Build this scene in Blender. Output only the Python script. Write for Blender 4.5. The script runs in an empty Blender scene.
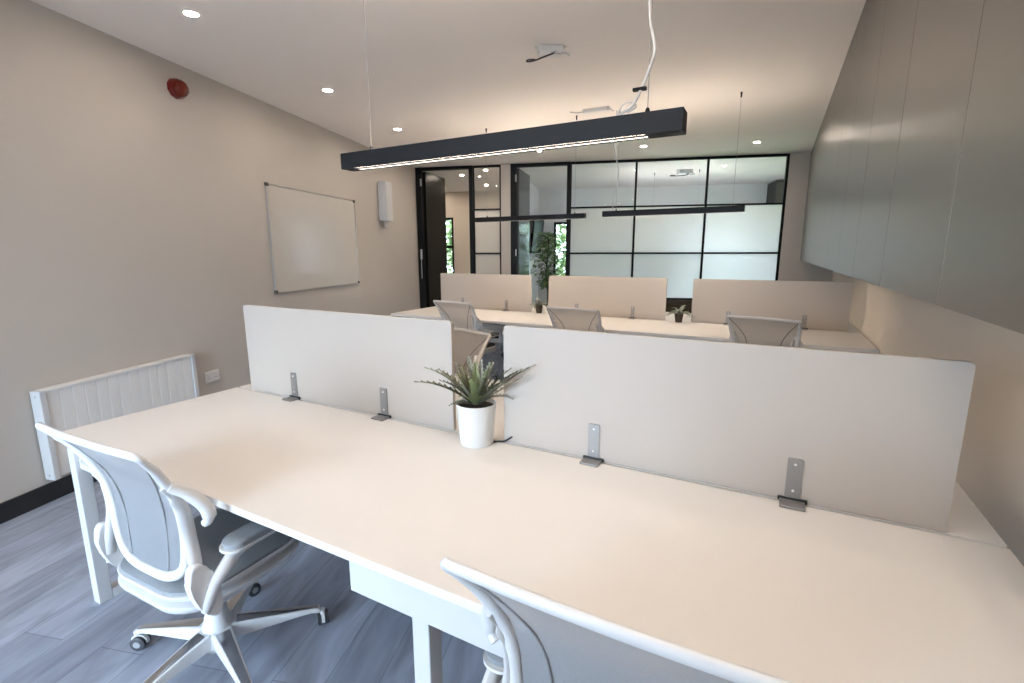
import bpy, bmesh, math, random
from mathutils import Vector, Matrix
random.seed(7)
S = bpy.context.scene
COL = S.collection
R = math.radians
CEIL = 2.887
ANG = 0.2955                      # turn of the room's left wall / glazing against the desks
DG = Vector((math.cos(ANG), math.sin(ANG), 0)); DL = Vector((-math.sin(ANG), math.cos(ANG), 0))
G0 = Vector((-5.482, 6.762, 0))   # floor corner: left wall meets the glazing
def L2W(g, o, z=0): return G0 + DG*g + DL*o + Vector((0, 0, z))

# ------------------------------------------------------------------ materials
MATS = {}
def newmat(name):
    m = bpy.data.materials.new(name); m.use_nodes = True
    nt = m.node_tree; nt.nodes.clear()
    out = nt.nodes.new('ShaderNodeOutputMaterial')
    return m, nt, out
def pbr(name, col, rough=.5, metal=0., spec=.5, var=0., scale=8., bump=0., bscale=60., coat=0., emit=None, estr=0.):
    m, nt, out = newmat(name)
    b = nt.nodes.new('ShaderNodeBsdfPrincipled'); nt.links.new(b.outputs[0], out.inputs[0])
    b.inputs['Roughness'].default_value = rough; b.inputs['Metallic'].default_value = metal
    b.inputs['Specular IOR Level'].default_value = spec; b.inputs['Coat Weight'].default_value = coat
    tc = nt.nodes.new('ShaderNodeTexCoord')
    n = nt.nodes.new('ShaderNodeTexNoise'); n.inputs['Scale'].default_value = scale; n.inputs['Detail'].default_value = 4
    nt.links.new(tc.outputs['Object'], n.inputs['Vector'])
    mx = nt.nodes.new('ShaderNodeMix'); mx.data_type = 'RGBA'
    lo = [max(0, c*(1-var)) for c in col]; hi = [min(1, c*(1+var)) for c in col]
    mx.inputs[6].default_value = (*lo, 1); mx.inputs[7].default_value = (*hi, 1)
    nt.links.new(n.outputs['Fac'], mx.inputs[0]); nt.links.new(mx.outputs[2], b.inputs['Base Color'])
    if bump:
        n2 = nt.nodes.new('ShaderNodeTexNoise'); n2.inputs['Scale'].default_value = bscale
        nt.links.new(tc.outputs['Object'], n2.inputs['Vector'])
        bp = nt.nodes.new('ShaderNodeBump'); bp.inputs['Strength'].default_value = bump; bp.inputs['Distance'].default_value = .002
        nt.links.new(n2.outputs['Fac'], bp.inputs['Height']); nt.links.new(bp.outputs[0], b.inputs['Normal'])
    if emit:
        b.inputs['Emission Color'].default_value = (*emit, 1); b.inputs['Emission Strength'].default_value = estr
    MATS[name] = m; return m
def glow(name, col, strength):
    m, nt, out = newmat(name)
    e = nt.nodes.new('ShaderNodeEmission'); e.inputs[0].default_value = (*col, 1); e.inputs[1].default_value = strength
    nt.links.new(e.outputs[0], out.inputs[0]); return m
def clear_glass(name, tint=(.97, .98, .975), refl=.09):
    m, nt, out = newmat(name)
    t = nt.nodes.new('ShaderNodeBsdfTransparent'); t.inputs[0].default_value = (*tint, 1)
    g = nt.nodes.new('ShaderNodeBsdfGlossy'); g.inputs['Roughness'].default_value = .01
    fr = nt.nodes.new('ShaderNodeFresnel'); fr.inputs[0].default_value = 1.45
    mx = nt.nodes.new('ShaderNodeMixShader')
    nt.links.new(fr.outputs[0], mx.inputs[0]); nt.links.new(t.outputs[0], mx.inputs[1]); nt.links.new(g.outputs[0], mx.inputs[2])
    nt.links.new(mx.outputs[0], out.inputs[0]); return m
def frosted_glass(name):
    m, nt, out = newmat(name)
    t = nt.nodes.new('ShaderNodeBsdfTranslucent'); t.inputs[0].default_value = (.92, .895, .86, 1)
    r = nt.nodes.new('ShaderNodeBsdfRefraction'); r.inputs['Roughness'].default_value = .62; r.inputs['IOR'].default_value = 1.25
    r.inputs[0].default_value = (.97, .945, .91, 1)
    d = nt.nodes.new('ShaderNodeBsdfDiffuse'); d.inputs[0].default_value = (.80, .81, .81, 1)
    a = nt.nodes.new('ShaderNodeMixShader'); a.inputs[0].default_value = .22
    b = nt.nodes.new('ShaderNodeMixShader'); b.inputs[0].default_value = .22
    nt.links.new(t.outputs[0], a.inputs[1]); nt.links.new(r.outputs[0], a.inputs[2])
    nt.links.new(a.outputs[0], b.inputs[1]); nt.links.new(d.outputs[0], b.inputs[2])
    nt.links.new(b.outputs[0], out.inputs[0]); return m
def mesh_fabric(name, col, see=.2, trans=.3):
    m, nt, out = newmat(name)
    tc = nt.nodes.new('ShaderNodeTexCoord')
    ck = nt.nodes.new('ShaderNodeTexNoise'); ck.inputs['Scale'].default_value = 420
    nt.links.new(tc.outputs['Object'], ck.inputs['Vector'])
    cr = nt.nodes.new('ShaderNodeMapRange'); cr.inputs[1].default_value = .4; cr.inputs[2].default_value = .6
    cr.inputs[3].default_value = see*.6; cr.inputs[4].default_value = see*1.4
    nt.links.new(ck.outputs['Fac'], cr.inputs[0])
    d = nt.nodes.new('ShaderNodeBsdfDiffuse'); d.inputs[0].default_value = (*col, 1)
    tl = nt.nodes.new('ShaderNodeBsdfTranslucent'); tl.inputs[0].default_value = (*col, 1)
    tr = nt.nodes.new('ShaderNodeBsdfTransparent')
    a = nt.nodes.new('ShaderNodeMixShader'); a.inputs[0].default_value = trans
    b = nt.nodes.new('ShaderNodeMixShader')
    nt.links.new(d.outputs[0], a.inputs[1]); nt.links.new(tl.outputs[0], a.inputs[2])
    nt.links.new(cr.outputs[0], b.inputs[0]); nt.links.new(a.outputs[0], b.inputs[1]); nt.links.new(tr.outputs[0], b.inputs[2])
    nt.links.new(b.outputs[0], out.inputs[0]); return m
def floor_mat():
    m, nt, out = newmat('floor_planks')
    b = nt.nodes.new('ShaderNodeBsdfPrincipled'); nt.links.new(b.outputs[0], out.inputs[0])
    tc = nt.nodes.new('ShaderNodeTexCoord')
    mp = nt.nodes.new('ShaderNodeMapping'); mp.inputs['Rotation'].default_value = (0, 0, R(-90)-ANG)
    nt.links.new(tc.outputs['Object'], mp.inputs[0])
    br = nt.nodes.new('ShaderNodeTexBrick')
    br.inputs['Scale'].default_value = 1; br.inputs['Brick Width'].default_value = 1.25; br.inputs['Row Height'].default_value = .185
    br.inputs['Mortar Size'].default_value = .0016; br.offset = .37
    br.inputs['Color1'].default_value = (.275, .305, .375, 1); br.inputs['Color2'].default_value = (.355, .39, .475, 1)
    br.inputs['Mortar'].default_value = (.18, .195, .23, 1)
    nt.links.new(mp.outputs[0], br.inputs[0])
    m1 = nt.nodes.new('ShaderNodeMapping'); m1.inputs['Rotation'].default_value = (0, 0, -ANG)
    nt.links.new(tc.outputs['Object'], m1.inputs[0])
    m2 = nt.nodes.new('ShaderNodeMapping'); m2.inputs['Scale'].default_value = (6.5, 1.3, 1)
    nt.links.new(m1.outputs[0], m2.inputs[0])
    n = nt.nodes.new('ShaderNodeTexNoise'); n.inputs['Scale'].default_value = 1.7; n.inputs['Detail'].default_value = 8; n.inputs['Distortion'].default_value = 1.2
    nt.links.new(m2.outputs[0], n.inputs[0])
    cr = nt.nodes.new('ShaderNodeMapRange'); cr.inputs[1].default_value = .3; cr.inputs[2].default_value = .7; cr.inputs[3].default_value = .74; cr.inputs[4].default_value = 1.24
    nt.links.new(n.outputs['Fac'], cr.inputs[0])
    mx = nt.nodes.new('ShaderNodeMix'); mx.data_type = 'RGBA'; mx.blend_type = 'MULTIPLY'; mx.inputs[0].default_value = 1
    nt.links.new(br.outputs['Color'], mx.inputs[6]); nt.links.new(cr.outputs[0], mx.inputs[7])
    nt.links.new(mx.outputs[2], b.inputs['Base Color'])
    b.inputs['Roughness'].default_value = .42; b.inputs['Specular IOR Level'].default_value = .4
    return m
M = dict(
    wallr=pbr('wall_paint_lit', (.78, .69, .58), .85, var=.02, scale=2),  # wall paint lightened to stand in for the light on these walls
    wall=pbr('wall_paint', (.54, .50, .455), .85, var=.02, scale=2, bump=.05),
    wall_grey=pbr('wall_paint_grey', (.80, .80, .78), .85, var=.02, scale=2),
    ceil=pbr('ceiling_paint', (.90, .84, .78), .9, var=.01, scale=1.5),
    base=pbr('baseboard_black', (.018, .018, .02), .4),
    white=pbr('white_laminate', (.76, .725, .685), .42, spec=.45, var=.01),
    edge=pbr('white_edging', (.80, .79, .78), .4),
    screen=pbr('screen_white', (.485, .43, .378), .5, var=.01),
    metalw=pbr('white_powder_coat', (.60, .605, .61), .35),
    steel=pbr('brushed_steel', (.33, .315, .305), .5, metal=.75, var=.05, scale=40),
    rubber=pbr('black_rubber', (.02, .02, .02), .6),
    dark=pbr('dark_anodised', (.012, .013, .015), .5, spec=.25),
    frame=pbr('black_steel_frame', (.006, .006, .006), .5, spec=.2),
    cab=pbr('grey_satin_laminate', (.135, .122, .106), .34, metal=.5, var=.03, scale=3),
    cabin=pbr('cabinet_carcass', (.05, .047, .043), .6),
    door=pbr('dark_bronze_door', (.007, .006, .004), .33, spec=.12), doorg=pbr('dark_grey_door', (.07, .07, .067), .22, spec=.6),
    plastic=pbr('chair_white_plastic', (.70, .70, .70), .35),
    plasticg=pbr('chair_stone_plastic', (.68, .65, .615), .4),
    meshw=mesh_fabric('chair_mesh_silver', (.52, .54, .57), .10, .25),
    mesht=mesh_fabric('chair_mesh_taupe', (.64, .595, .545), .14, .25),
    pipe=pbr('mesh_piping', (.12, .105, .095), .6),
    pipel=pbr('mesh_piping_grey', (.30, .30, .31), .6),
    cush=pbr('seat_fabric_grey', (.27, .29, .31), .9, var=.08, scale=200, bump=.2, bscale=400),
    cushd=pbr('seat_fabric_dark', (.045, .042, .04), .9, var=.1, scale=200),
    chrome=pbr('polished_aluminium', (.62, .62, .63), .16, metal=1.),
    wheel=pbr('caster_tyre', (.05, .05, .055), .5),
    wheelhub=pbr('caster_hub', (.30, .31, .32), .4),
    pot=pbr('pot_white_ceramic', (.70, .70, .68), .35, spec=.5),
    potd=pbr('pot_dark', (.05, .035, .022), .5),
    soil=pbr('soil', (.035, .025, .018), .95, var=.3, scale=80),
    leaf=pbr('leaf_grey_green', (.23, .245, .17), .55, var=.35, scale=25),
    leafy=pbr('leaf_inner_green', (.25, .28, .13), .5, var=.25, scale=25),
    leafs=pbr('leaf_silver', (.36, .37, .30), .6, var=.2, scale=25),
    leafg=pbr('leaf_garden', (.30, .39, .19), .6, var=.5, scale=3),
    leafr=pbr('leaf_indoor_tree', (.20, .30, .12), .45, var=.4, scale=9),
    bark=pbr('bark', (.10, .075, .05), .9, var=.3, scale=30),
    paving=pbr('paving', (.22, .22, .21), .9, var=.2, scale=6), lawn=pbr('lawn', (.16, .24, .07), .95, var=.3, scale=4),
    red=pbr('red_plastic', (.16, .006, .004), .35),
    redd=pbr('red_lens', (.15, .012, .005), .2),
    board=pbr('whiteboard_enamel', (.60, .565, .515), .22, spec=.5),
    alu=pbr('aluminium_trim', (.50, .49, .47), .4, metal=.6),
    cap=pbr('grey_corner_cap', (.09, .085, .08), .5),
    pvc=pbr('white_plastic', (.78, .77, .75), .4),
    cablew=pbr('cable_white', (.60, .58, .57), .5),
    cabled=pbr('cable_dark', (.03, .03, .035), .5),
    wire=pbr('wire_rope', (.36, .35, .34), .4, metal=.5),
    tv=pbr('tv_black', (.008, .008, .009), .5, spec=.2),
    brown=pbr('brown_timber', (.10, .06, .022), .5, var=.3, scale=10),
    glass=clear_glass('clear_glass'), frost=frosted_glass('frosted_glass'),
    led=glow('led_strip', (1, .85, .71), 8.5), ledfar=glow('led_strip_far', (1, .85, .71), 45), upfill=glow('added_uplight', (1, .85, .71), 37), upfill_cool=glow('added_uplight_cool', (.95, .97, 1), 90),  # upward strips are added sources that brighten the ceilings
    down=glow('downlight_lens', (1, .855, .73), 235),
    floor=floor_mat())

# ------------------------------------------------------------------ mesh builder
class MB:
    def __init__(s): s.bm = bmesh.new()
    def box(s, x0, x1, y0, y1, z0, z1, bev=0., seg=2, mat=None):
        t = bmesh.new()
        bmesh.ops.create_cube(t, size=1)
        for v in t.verts:
            v.co = Vector(((x0+x1)/2+v.co.x*(x1-x0), (y0+y1)/2+v.co.y*(y1-y0), (z0+z1)/2+v.co.z*(z1-z0)))
        if bev: bmesh.ops.bevel(t, geom=t.edges[:], offset=bev, segments=seg, affect='EDGES', profile=.5)
        if mat: bmesh.ops.transform(t, matrix=mat, verts=t.verts)
        s._add(t); return s
    def _add(s, t):
        me = bpy.data.meshes.new('tmp'); t.to_mesh(me); t.free(); s.bm.from_mesh(me); bpy.data.meshes.remove(me)
    def prism(s, pts, z0, z1, bev=0., mat=None, seg=2):          # outline in xy extruded in z
        t = bmesh.new()
        a = [t.verts.new((p[0], p[1], z0)) for p in pts]; b = [t.verts.new((p[0], p[1], z1)) for p in pts]
        n = len(pts)
        fb = t.faces.new(a[::-1]); ft = t.faces.new(b)
        for i in range(n): t.faces.new((a[i], a[(i+1) % n], b[(i+1) % n], b[i]))
        if bev:
            es = set(fb.edges) | set(ft.edges)
            bmesh.ops.bevel(t, geom=list(es), offset=bev, segments=seg, affect='EDGES', profile=.5)
        bmesh.ops.recalc_face_normals(t, faces=t.faces)
        if mat: bmesh.ops.transform(t, matrix=mat, verts=t.verts)
        s._add(t); return s
    def tube(s, pts, r, n=8, closed=False, caps=True, flat=None):  # r number or list; flat=(axis, factor) squashes the section along axis
        pts = [Vector(p) for p in pts]; N = len(pts)
        rs = r if isinstance(r, (list, tuple)) else [r]*N
        rings = []; up = None
        for i, p in enumerate(pts):
            if closed: d = pts[(i+1) % N]-pts[i-1]
            else: d = pts[min(i+1, N-1)]-pts[max(i-1, 0)]
            d.normalize()
            if up is None:
                up = Vector((0, 0, 1)) if abs(d.z) < .9 else Vector((1, 0, 0))
            u = (up-d*up.dot(d)).normalized(); w = d.cross(u); up = u
            ring = []
            for k in range(n):
                a = 2*math.pi*k/n
                o = (u*math.cos(a)+w*math.sin(a))*rs[i]
                if flat:
                    ax = Vector(flat[0]); o = o-ax*(o.dot(ax)*(1-flat[1]))
                ring.append(s.bm.verts.new(p+o))
            rings.append(ring)
        for i in range(N if closed else N-1):
            A = rings[i]; B = rings[(i+1) % N]
            off = 0
            if closed and i == N-1:
                off = min(range(n), key=lambda o: (A[0].co-B[o].co).length)
            for k in range(n): s.bm.faces.new((A[k], A[(k+1) % n], B[(k+1+off) % n], B[(k+off) % n]))
        if caps and not closed: s.bm.faces.new(rings[0][::-1]); s.bm.faces.new(rings[-1])
        return s
    def lathe(s, prof, c=(0, 0, 0), n=24, mat=None):              # prof [(r, z)]
        t = bmesh.new(); rings = []
        for r, z in prof:
            if r < 1e-5: rings.append([t.verts.new((0, 0, z))])
            else: rings.append([t.verts.new((r*math.cos(2*math.pi*k/n), r*math.sin(2*math.pi*k/n), z)) for k in range(n)])
        for A, B in zip(rings, rings[1:]):
            for k in range(n):
                q = [A[k % len(A)], A[(k+1) % len(A)], B[(k+1) % len(B)], B[k % len(B)]]
                u = []
                for v in q:
                    if v not in u: u.append(v)
                if len(u) > 2: t.faces.new(u)
        if len(rings[0]) > 1: t.faces.new(rings[0][::-1])
        if len(rings[-1]) > 1: t.faces.new(rings[-1])
        bmesh.ops.recalc_face_normals(t, faces=t.faces)
        m = Matrix.Translation(c) @ (mat or Matrix())
        bmesh.ops.transform(t, matrix=m, verts=t.verts)
        s._add(t); return s
    def loft(s, rings, caps=True):
        vs = [[s.bm.verts.new(p) for p in r] for r in rings]
        for A, B in zip(vs, vs[1:]):
            n = len(A)
            for k in range(n): s.bm.faces.new((A[k], A[(k+1) % n], B[(k+1) % n], B[k]))
        if caps: s.bm.faces.new(vs[0][::-1]); s.bm.faces.new(vs[-1])
        return s
    def grid(s, P, thick=0.):                                      # P[i][j] points; thick = solid along normal
        vs = [[s.bm.verts.new(p) for p in r] for r in P]
        fs = []
        for i in range(len(P)-1):
            for j in range(len(P[0])-1):
                fs.append(s.bm.faces.new((vs[i][j], vs[i][j+1], vs[i+1][j+1], vs[i+1][j])))
        if thick: bmesh.ops.solidify(s.bm, geom=fs, thickness=thick)
        return s
    def build(s, name, mat, parent=None, smooth=True, wn=True):
        me = bpy.data.meshes.new(name)
        bmesh.ops.recalc_face_normals(s.bm, faces=s.bm.faces)
        s.bm.to_mesh(me); s.bm.free()
        me.materials.append(mat)
        if smooth:
            for p in me.polygons: p.use_smooth = True
            me.set_sharp_from_angle(angle=R(52))
        o = bpy.data.objects.new(name, me); COL.objects.link(o)
        if smooth and wn:
            w = o.modifiers.new('weighted', 'WEIGHTED_NORMAL'); w.keep_sharp = True
        if parent: o.parent = parent
        return o
def tag(o, label=None, cat=None, group=None, kind=None):
    if label: o['label'] = label
    if cat: o['category'] = cat
    if group: o['group'] = group
    if kind: o['kind'] = kind
    return o
def thing(name, label, cat, loc=(0, 0, 0), rz=0, group=None):
    o = bpy.data.objects.new(name, None); COL.objects.link(o)
    o.empty_display_size = .1
    o.location = loc; o.rotation_euler = (0, 0, rz)
    return tag(o, label, cat, group)
def struct_root(name, loc=(0, 0, 0), rz=0):
    o = bpy.data.objects.new(name, None); COL.objects.link(o)
    o.empty_display_size = .1
    o.location = loc; o.rotation_euler = (0, 0, rz); o['kind'] = 'structure'; return o
def struct(name, mb, mat, loc=(0, 0, 0), rz=0):
    o = mb.build(name, mat); o.location = loc; o.rotation_euler = (0, 0, rz); o['kind'] = 'structure'; return o
def copy_tree(o, parent=None):
    c = o.copy(); COL.objects.link(c)
    if parent: c.parent = parent
    for ch in list(o.children): copy_tree(ch, c)
    return c
def crom(P, n=6, closed=False):                                   # Catmull-Rom through points
    P = [Vector(p) for p in P]; N = len(P); out = []
    for i in range(N if closed else N-1):
        g = lambda k: P[k % N] if closed else P[min(max(k, 0), N-1)]
        a, b, c, d = g(i-1), g(i), g(i+1), g(i+2)
        for k in range(n):
            t = k/n
            out.append(.5*((2*b)+(c-a)*t+(2*a-5*b+4*c-d)*t*t+(3*b-a-3*c+d)*t**3))
    if not closed: out.append(P[-1])
    return out
def holes_wall(mb, u0, u1, z0, z1, v0, v1, holes):                # wall along x with rectangular openings
    us = sorted({u0, u1, *[h[0] for h in holes], *[h[1] for h in holes]})
    for a, b in zip(us, us[1:]):
        hs = sorted([h for h in holes if h[0] <= a+1e-6 and h[1] >= b-1e-6], key=lambda h: h[2])
        z = z0
        for h in hs:
            if h[2] > z+1e-6: mb.box(a, b, v0, v1, z, h[2])
            z = h[3]
        if z < z1-1e-6: mb.box(a, b, v0, v1, z, z1)
    return mb

# ------------------------------------------------------------------ the shell
REAR = -1.7
poly = []
def hull_quad(g0, g1, o0, o1): return [L2W(g0, o0), L2W(g1, o0), L2W(g1, o1), L2W(g0, o1)]
q = hull_quad(-2.7, 8.2, -11.2, 3.42)
struct('floor', MB().prism([(p.x, p.y) for p in q], -.12, 0), M['floor'])
struct('ceiling', MB().prism([(p.x, p.y) for p in q], CEIL, CEIL+.12), M['ceil'])
struct('wall_left', MB().box(-.12, 0, -9.4, 0.0, 0, CEIL), M['wall'], G0, ANG)
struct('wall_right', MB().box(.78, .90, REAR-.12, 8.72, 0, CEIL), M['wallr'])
bw = MB()
REARWIN = [(-2.75, -.85, .06, 2.12)]
holes_wall(bw, -3.1, .9, 0, CEIL, REAR-.12, REAR, REARWIN)
struct('wall_rear', bw, M['wall'])
struct('wall_front', MB().box(1.478, 1.640, -.03, .06, 0, CEIL), M['wall'], G0, ANG)
struct('wall_front_right', MB().box(5.80, 7.15, -.03, .06, 0, CEIL), M['wall'], G0, ANG)
struct('wall_partition', MB().box(1.50, 1.62, .06, 3.30, 0, CEIL), M['wall_grey'], G0, ANG)
struct('wall_corridor', MB().box(-2.6, -2.48, 0, 3.30, 0, CEIL), M['wall'], G0, ANG)
struct('wall_corridor_near', MB().box(-2.6, -.12, -.12, 0, 0, CEIL), M['wall'], G0, ANG)
struct('wall_meeting_right', MB().box(7.03, 7.15, .06, 3.30, 0, CEIL), M['wall_grey'], G0, ANG)
FARWIN = [(-1.45, -.44, .30, 2.30), (1.98, 3.20, .40, 2.16), (4.75, 6.40, .25, 2.16)]
fw = MB(); holes_wall(fw, 1.56, 7.15, 0, CEIL, 3.30, 3.42, FARWIN[1:])
fc = MB(); holes_wall(fc, -2.6, 1.56, 0, CEIL, 3.30, 3.42, FARWIN[:1])
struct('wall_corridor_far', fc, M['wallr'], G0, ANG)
struct('wall_far', fw, M['wall_grey'], G0, ANG)
struct('baseboard_left', MB().box(0, .016, -9.2, -.02, 0, .112, .003), M['base'], G0, ANG)
struct('baseboard_right', MB().box(.764, .78, REAR, 8.5, 0, .112, .003), M['base'])

def window_unit(name, g0, g1, z0, z1, loc, rz, v0, v1, bar=None, mull=None):
    w = struct_root(name, loc, rz)
    f = MB(); t = .05
    f.box(g0, g0+t, v0, v1, z0, z1, .004).box(g1-t, g1, v0, v1, z0, z1, .004)
    f.box(g0+t, g1-t, v0, v1, z0, z0+t, .004).box(g0+t, g1-t, v0, v1, z1-t, z1, .004)
    f.build('window_frame', M['frame'], w)
    if bar: MB().box(g0+t, g1-t, v0+.01, v1-.01, bar-.03, bar+.03, .003).build('transom', M['frame'], w)
    if mull: MB().box(mull-.025, mull+.025, v0+.012, v1-.012, z0+t, z1-t, .003).build('mullion', M['frame'], w)
    MB().box(g0+t*.7, g1-t*.7, (v0+v1)/2-.004, (v0+v1)/2+.004, z0+t*.7, z1-t*.7).build('pane', M['glass'], w)
    return w
window_unit('window_3', -1.45, -.44, .30, 2.30, G0, ANG, 3.31, 3.40, bar=1.61)
window_unit('window_4', 1.98, 3.20, .40, 2.16, G0, ANG, 3.31, 3.40)
window_unit('window_5', 4.75, 6.40, .25, 2.16, G0, ANG, 3.31, 3.40, mull=5.3)
window_unit('window_6', -2.75, -.85, .06, 2.12, (0, 0, 0), 0, REAR-.11, REAR-.02, mull=-1.8)

# --- glazed partition between the office and the rooms beyond
FT = .022                                                           # half depth of the steel sections
def sec(mb, g0, g1, z0, z1, d=FT): return mb.box(g0, g1, -d, d, z0, z1, .003)
TOP = 2.884
Z1, Z2, Z3 = 2.18, 1.457, .74
# door 1 with its frame
d1 = struct_root('door_1', G0, ANG)
f = MB(); sec(f, .0, .105, 0, TOP, .045); sec(f, .935, 1.0, 0, TOP, .045); sec(f, .105, .935, 2.835, TOP, .045)
f.build('door_frame', M['frame'], d1)
leafm = Matrix.Translation((.098, .050, 0)) @ Matrix.Rotation(R(84.5), 4, 'Z')
lf = MB().box(0, .80, -.045, 0, .008, 2.828, .003, mat=leafm).build('door_leaf', M['door'], d1)
h = MB(); h.box(.055, .085, -.085, -.045, 1.36, 1.53, .004); h.box(.066, .078, -.088, -.076, 1.03, 1.40, .004)
h.build('handle', M['alu'], d1)
for zz in (2.64, .35):
    MB().box(.085, .108, -.062, -.045, zz-.06, zz+.06, .003).build('hinge', M['alu'], d1)
# side light beside door 1
w1 = struct_root('window_1', G0, ANG)
f = MB(); sec(f, 1.0, 1.022, 0, TOP); sec(f, 1.452, 1.478, 0, TOP); sec(f, 1.022, 1.452, TOP-.035, TOP); sec(f, 1.022, 1.452, 0, .05)
f.build('window_frame', M['frame'], w1)
for z in (Z1, Z2, Z3): sec(MB(), 1.022, 1.452, z-.012, z+.012).build('transom', M['frame'], w1)
def pane(par, g0, g1, z0, z1, mat, nm): MB().box(g0, g1, -.004, .004, z0, z1).build(nm, mat, par)
pane(w1, 1.022, 1.452, Z1+.012, TOP-.035, M['glass'], 'pane')
for a, b in ((Z2, Z1), (Z3, Z2)): pane(w1, 1.022, 1.452, a+.012, b-.012, M['frost'], 'frosted_pane')
pane(w1, 1.022, 1.452, .05, Z3-.012, M['glass'], 'pane')
# door 2
d2 = struct_root('door_2', G0, ANG)
f = MB(); sec(f, 1.643, 1.735, 0, TOP, .045); sec(f, 2.56, 2.612, 0, TOP, .045); sec(f, 1.735, 2.56, 2.835, TOP, .045)
f.build('door_frame', M['frame'], d2)
leafm = Matrix.Translation((1.722, .052, 0)) @ Matrix.Rotation(R(86.5), 4, 'Z')
MB().box(0, .80, -.045, 0, .008, 2.828, .003, mat=leafm).build('door_leaf', M['doorg'], d2)
for zz in (2.66, 1.47, .35):
    MB().box(1.722, 1.745, -.062, -.045, zz-.055, zz+.055, .003).build('hinge', M['alu'], d2)
# the long glazed screen
w2 = struct_root('window_2', G0, ANG)
gs = [2.612, 3.632, 4.683, 5.80]
f = MB(); sec(f, 2.612, 2.632, 0, TOP); sec(f, 5.765, 5.80, 0, TOP); sec(f, 2.632, 5.765, TOP-.035, TOP); sec(f, 2.632, 5.765, 0, .05)
f.build('window_frame', M['frame'], w2)
for g in gs[1:3]: sec(MB(), g-.016, g+.016, .05, TOP-.035).build('mullion', M['frame'], w2)
for i in range(3):
    a = gs[i]+.02 if i == 0 else gs[i]+.016; b = gs[i+1]-.035 if i == 2 else gs[i+1]-.016
    for z in (Z1, Z2, Z3): sec(MB(), a, b, z-.013, z+.013).build('transom', M['frame'], w2)
    pane(w2, a, b, Z1+.013, TOP-.035, M['glass'], 'pane')
    pane(w2, a, b, Z2+.013, Z1-.013, M['frost'], 'frosted_pane')
    pane(w2, a, b, Z3+.013, Z2-.013, M['frost'], 'frosted_pane')
    pane(w2, a, b, .05, Z3-.013, M['glass'], 'pane')

# ------------------------------------------------------------------ rooms beyond the glass
tvt = thing('wall_television', 'black flat television mounted on the side wall beyond the second glazed door', 'television', L2W(1.62, 2.30, 1.47), ANG)
tm = Matrix.Rotation(R(6), 4, 'Y')
MB().box(.07, .11, -.66, .66, .0, .72, .006, mat=tm).build('screen', M['tv'], tvt)
MB().box(0, .10, -.10, .10, .22, .40, .004).build('wall_bracket', M['frame'], tvt)
# leafy indoor tree standing in the meeting room
tr = thing('potted_tree', 'tall leafy indoor tree in a grey planter beyond the second glazed door', 'plant', L2W(2.10, 1.15), 0)
MB().lathe([(.13, 0), (.16, .38), (.17, .40), (.15, .40), (.145, .34), (0, .34)], n=20).build('planter', M['pvc'], tr)
tk = MB(); tk.tube(crom([(0, 0, .34), (.02, .01, .7), (-.02, .02, 1.1), (.03, 0, 1.5), (.02, 0, 1.78)], 5), .014, 6)
for k in range(9):
    a = k*2.4; z = .85+k*.1
    tk.tube([(0, 0, z), (.12*math.cos(a), .12*math.sin(a), z+.12), (.24*math.cos(a), .24*math.sin(a), z+.15)], [.008, .006, .003], 5)
tk.build('trunk', M['bark'], tr)
lv = MB()
def leafquad(mb, c, ax, w, side):
    ax = ax.normalized(); sd = ax.cross(side)
    if sd.length < 1e-3: sd = Vector((1, 0, 0))
    sd = sd.normalized()*w; L = ax*w*2.6
    up = sd.cross(L).normalized()*w*.25
    a = mb.bm.verts.new(c); b = mb.bm.verts.new(c+L*.45+sd+up); d = mb.bm.verts.new(c+L*.45-sd+up); e = mb.bm.verts.new(c+L); m_ = mb.bm.verts.new(c+L*.5)
    mb.bm.faces.new((a, m_, b)); mb.bm.faces.new((b, m_, e)); mb.bm.faces.new((a, d, m_)); mb.bm.faces.new((d, e, m_))
for k in range(620):
    a = random.uniform(0, 6.28); z = random.uniform(.80, 1.85); rr = random.uniform(.03, .34)*(1-abs(z-1.35)/.9)
    c = Vector((rr*math.cos(a), rr*math.sin(a), z))
    leafquad(lv, c, Vector((math.cos(a+random.uniform(-.8, .8)), math.sin(a+random.uniform(-.8, .8)), random.uniform(-.8, .5))), random.uniform(.026, .046), Vector((0, 0, 1)))
lvo = lv.build('foliage', M['leafr'], tr); lvo['kind'] = 'stuff'
# grey tall cupboard and timber sideboard
cb = thing('tall_cupboard', 'grey full height cupboard in the far corner beyond the clear top panes', 'cupboard', L2W(6.46, 2.72), ANG)
MB().box(0, .57, 0, .57, .02, 2.86, .004).build('carcass', M['cabin'], cb)
for k in range(2): MB().box(.003+k*.285, .282+k*.285, -.02, -.001, .06, 2.84, .003).build('door', M['cab'], cb)
sb = thing('sideboard', 'low brown timber sideboard seen below the frosted glass', 'sideboard', L2W(3.75, .35), ANG)
MB().box(0, 1.9, 0, .42, .08, .70, .006).build('carcass', M['brown'], sb)
for k in range(3): MB().box(.01+k*.633, .625+k*.633, -.02, -.001, .1, .69, .004).build('door', M['brown'], sb)
for x in (.06, 1.84):
    for y in (.06, .36): MB().box(x-.025, x+.025, y-.025, y+.025, 0, .085).build('leg', M['frame'], sb)
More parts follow.
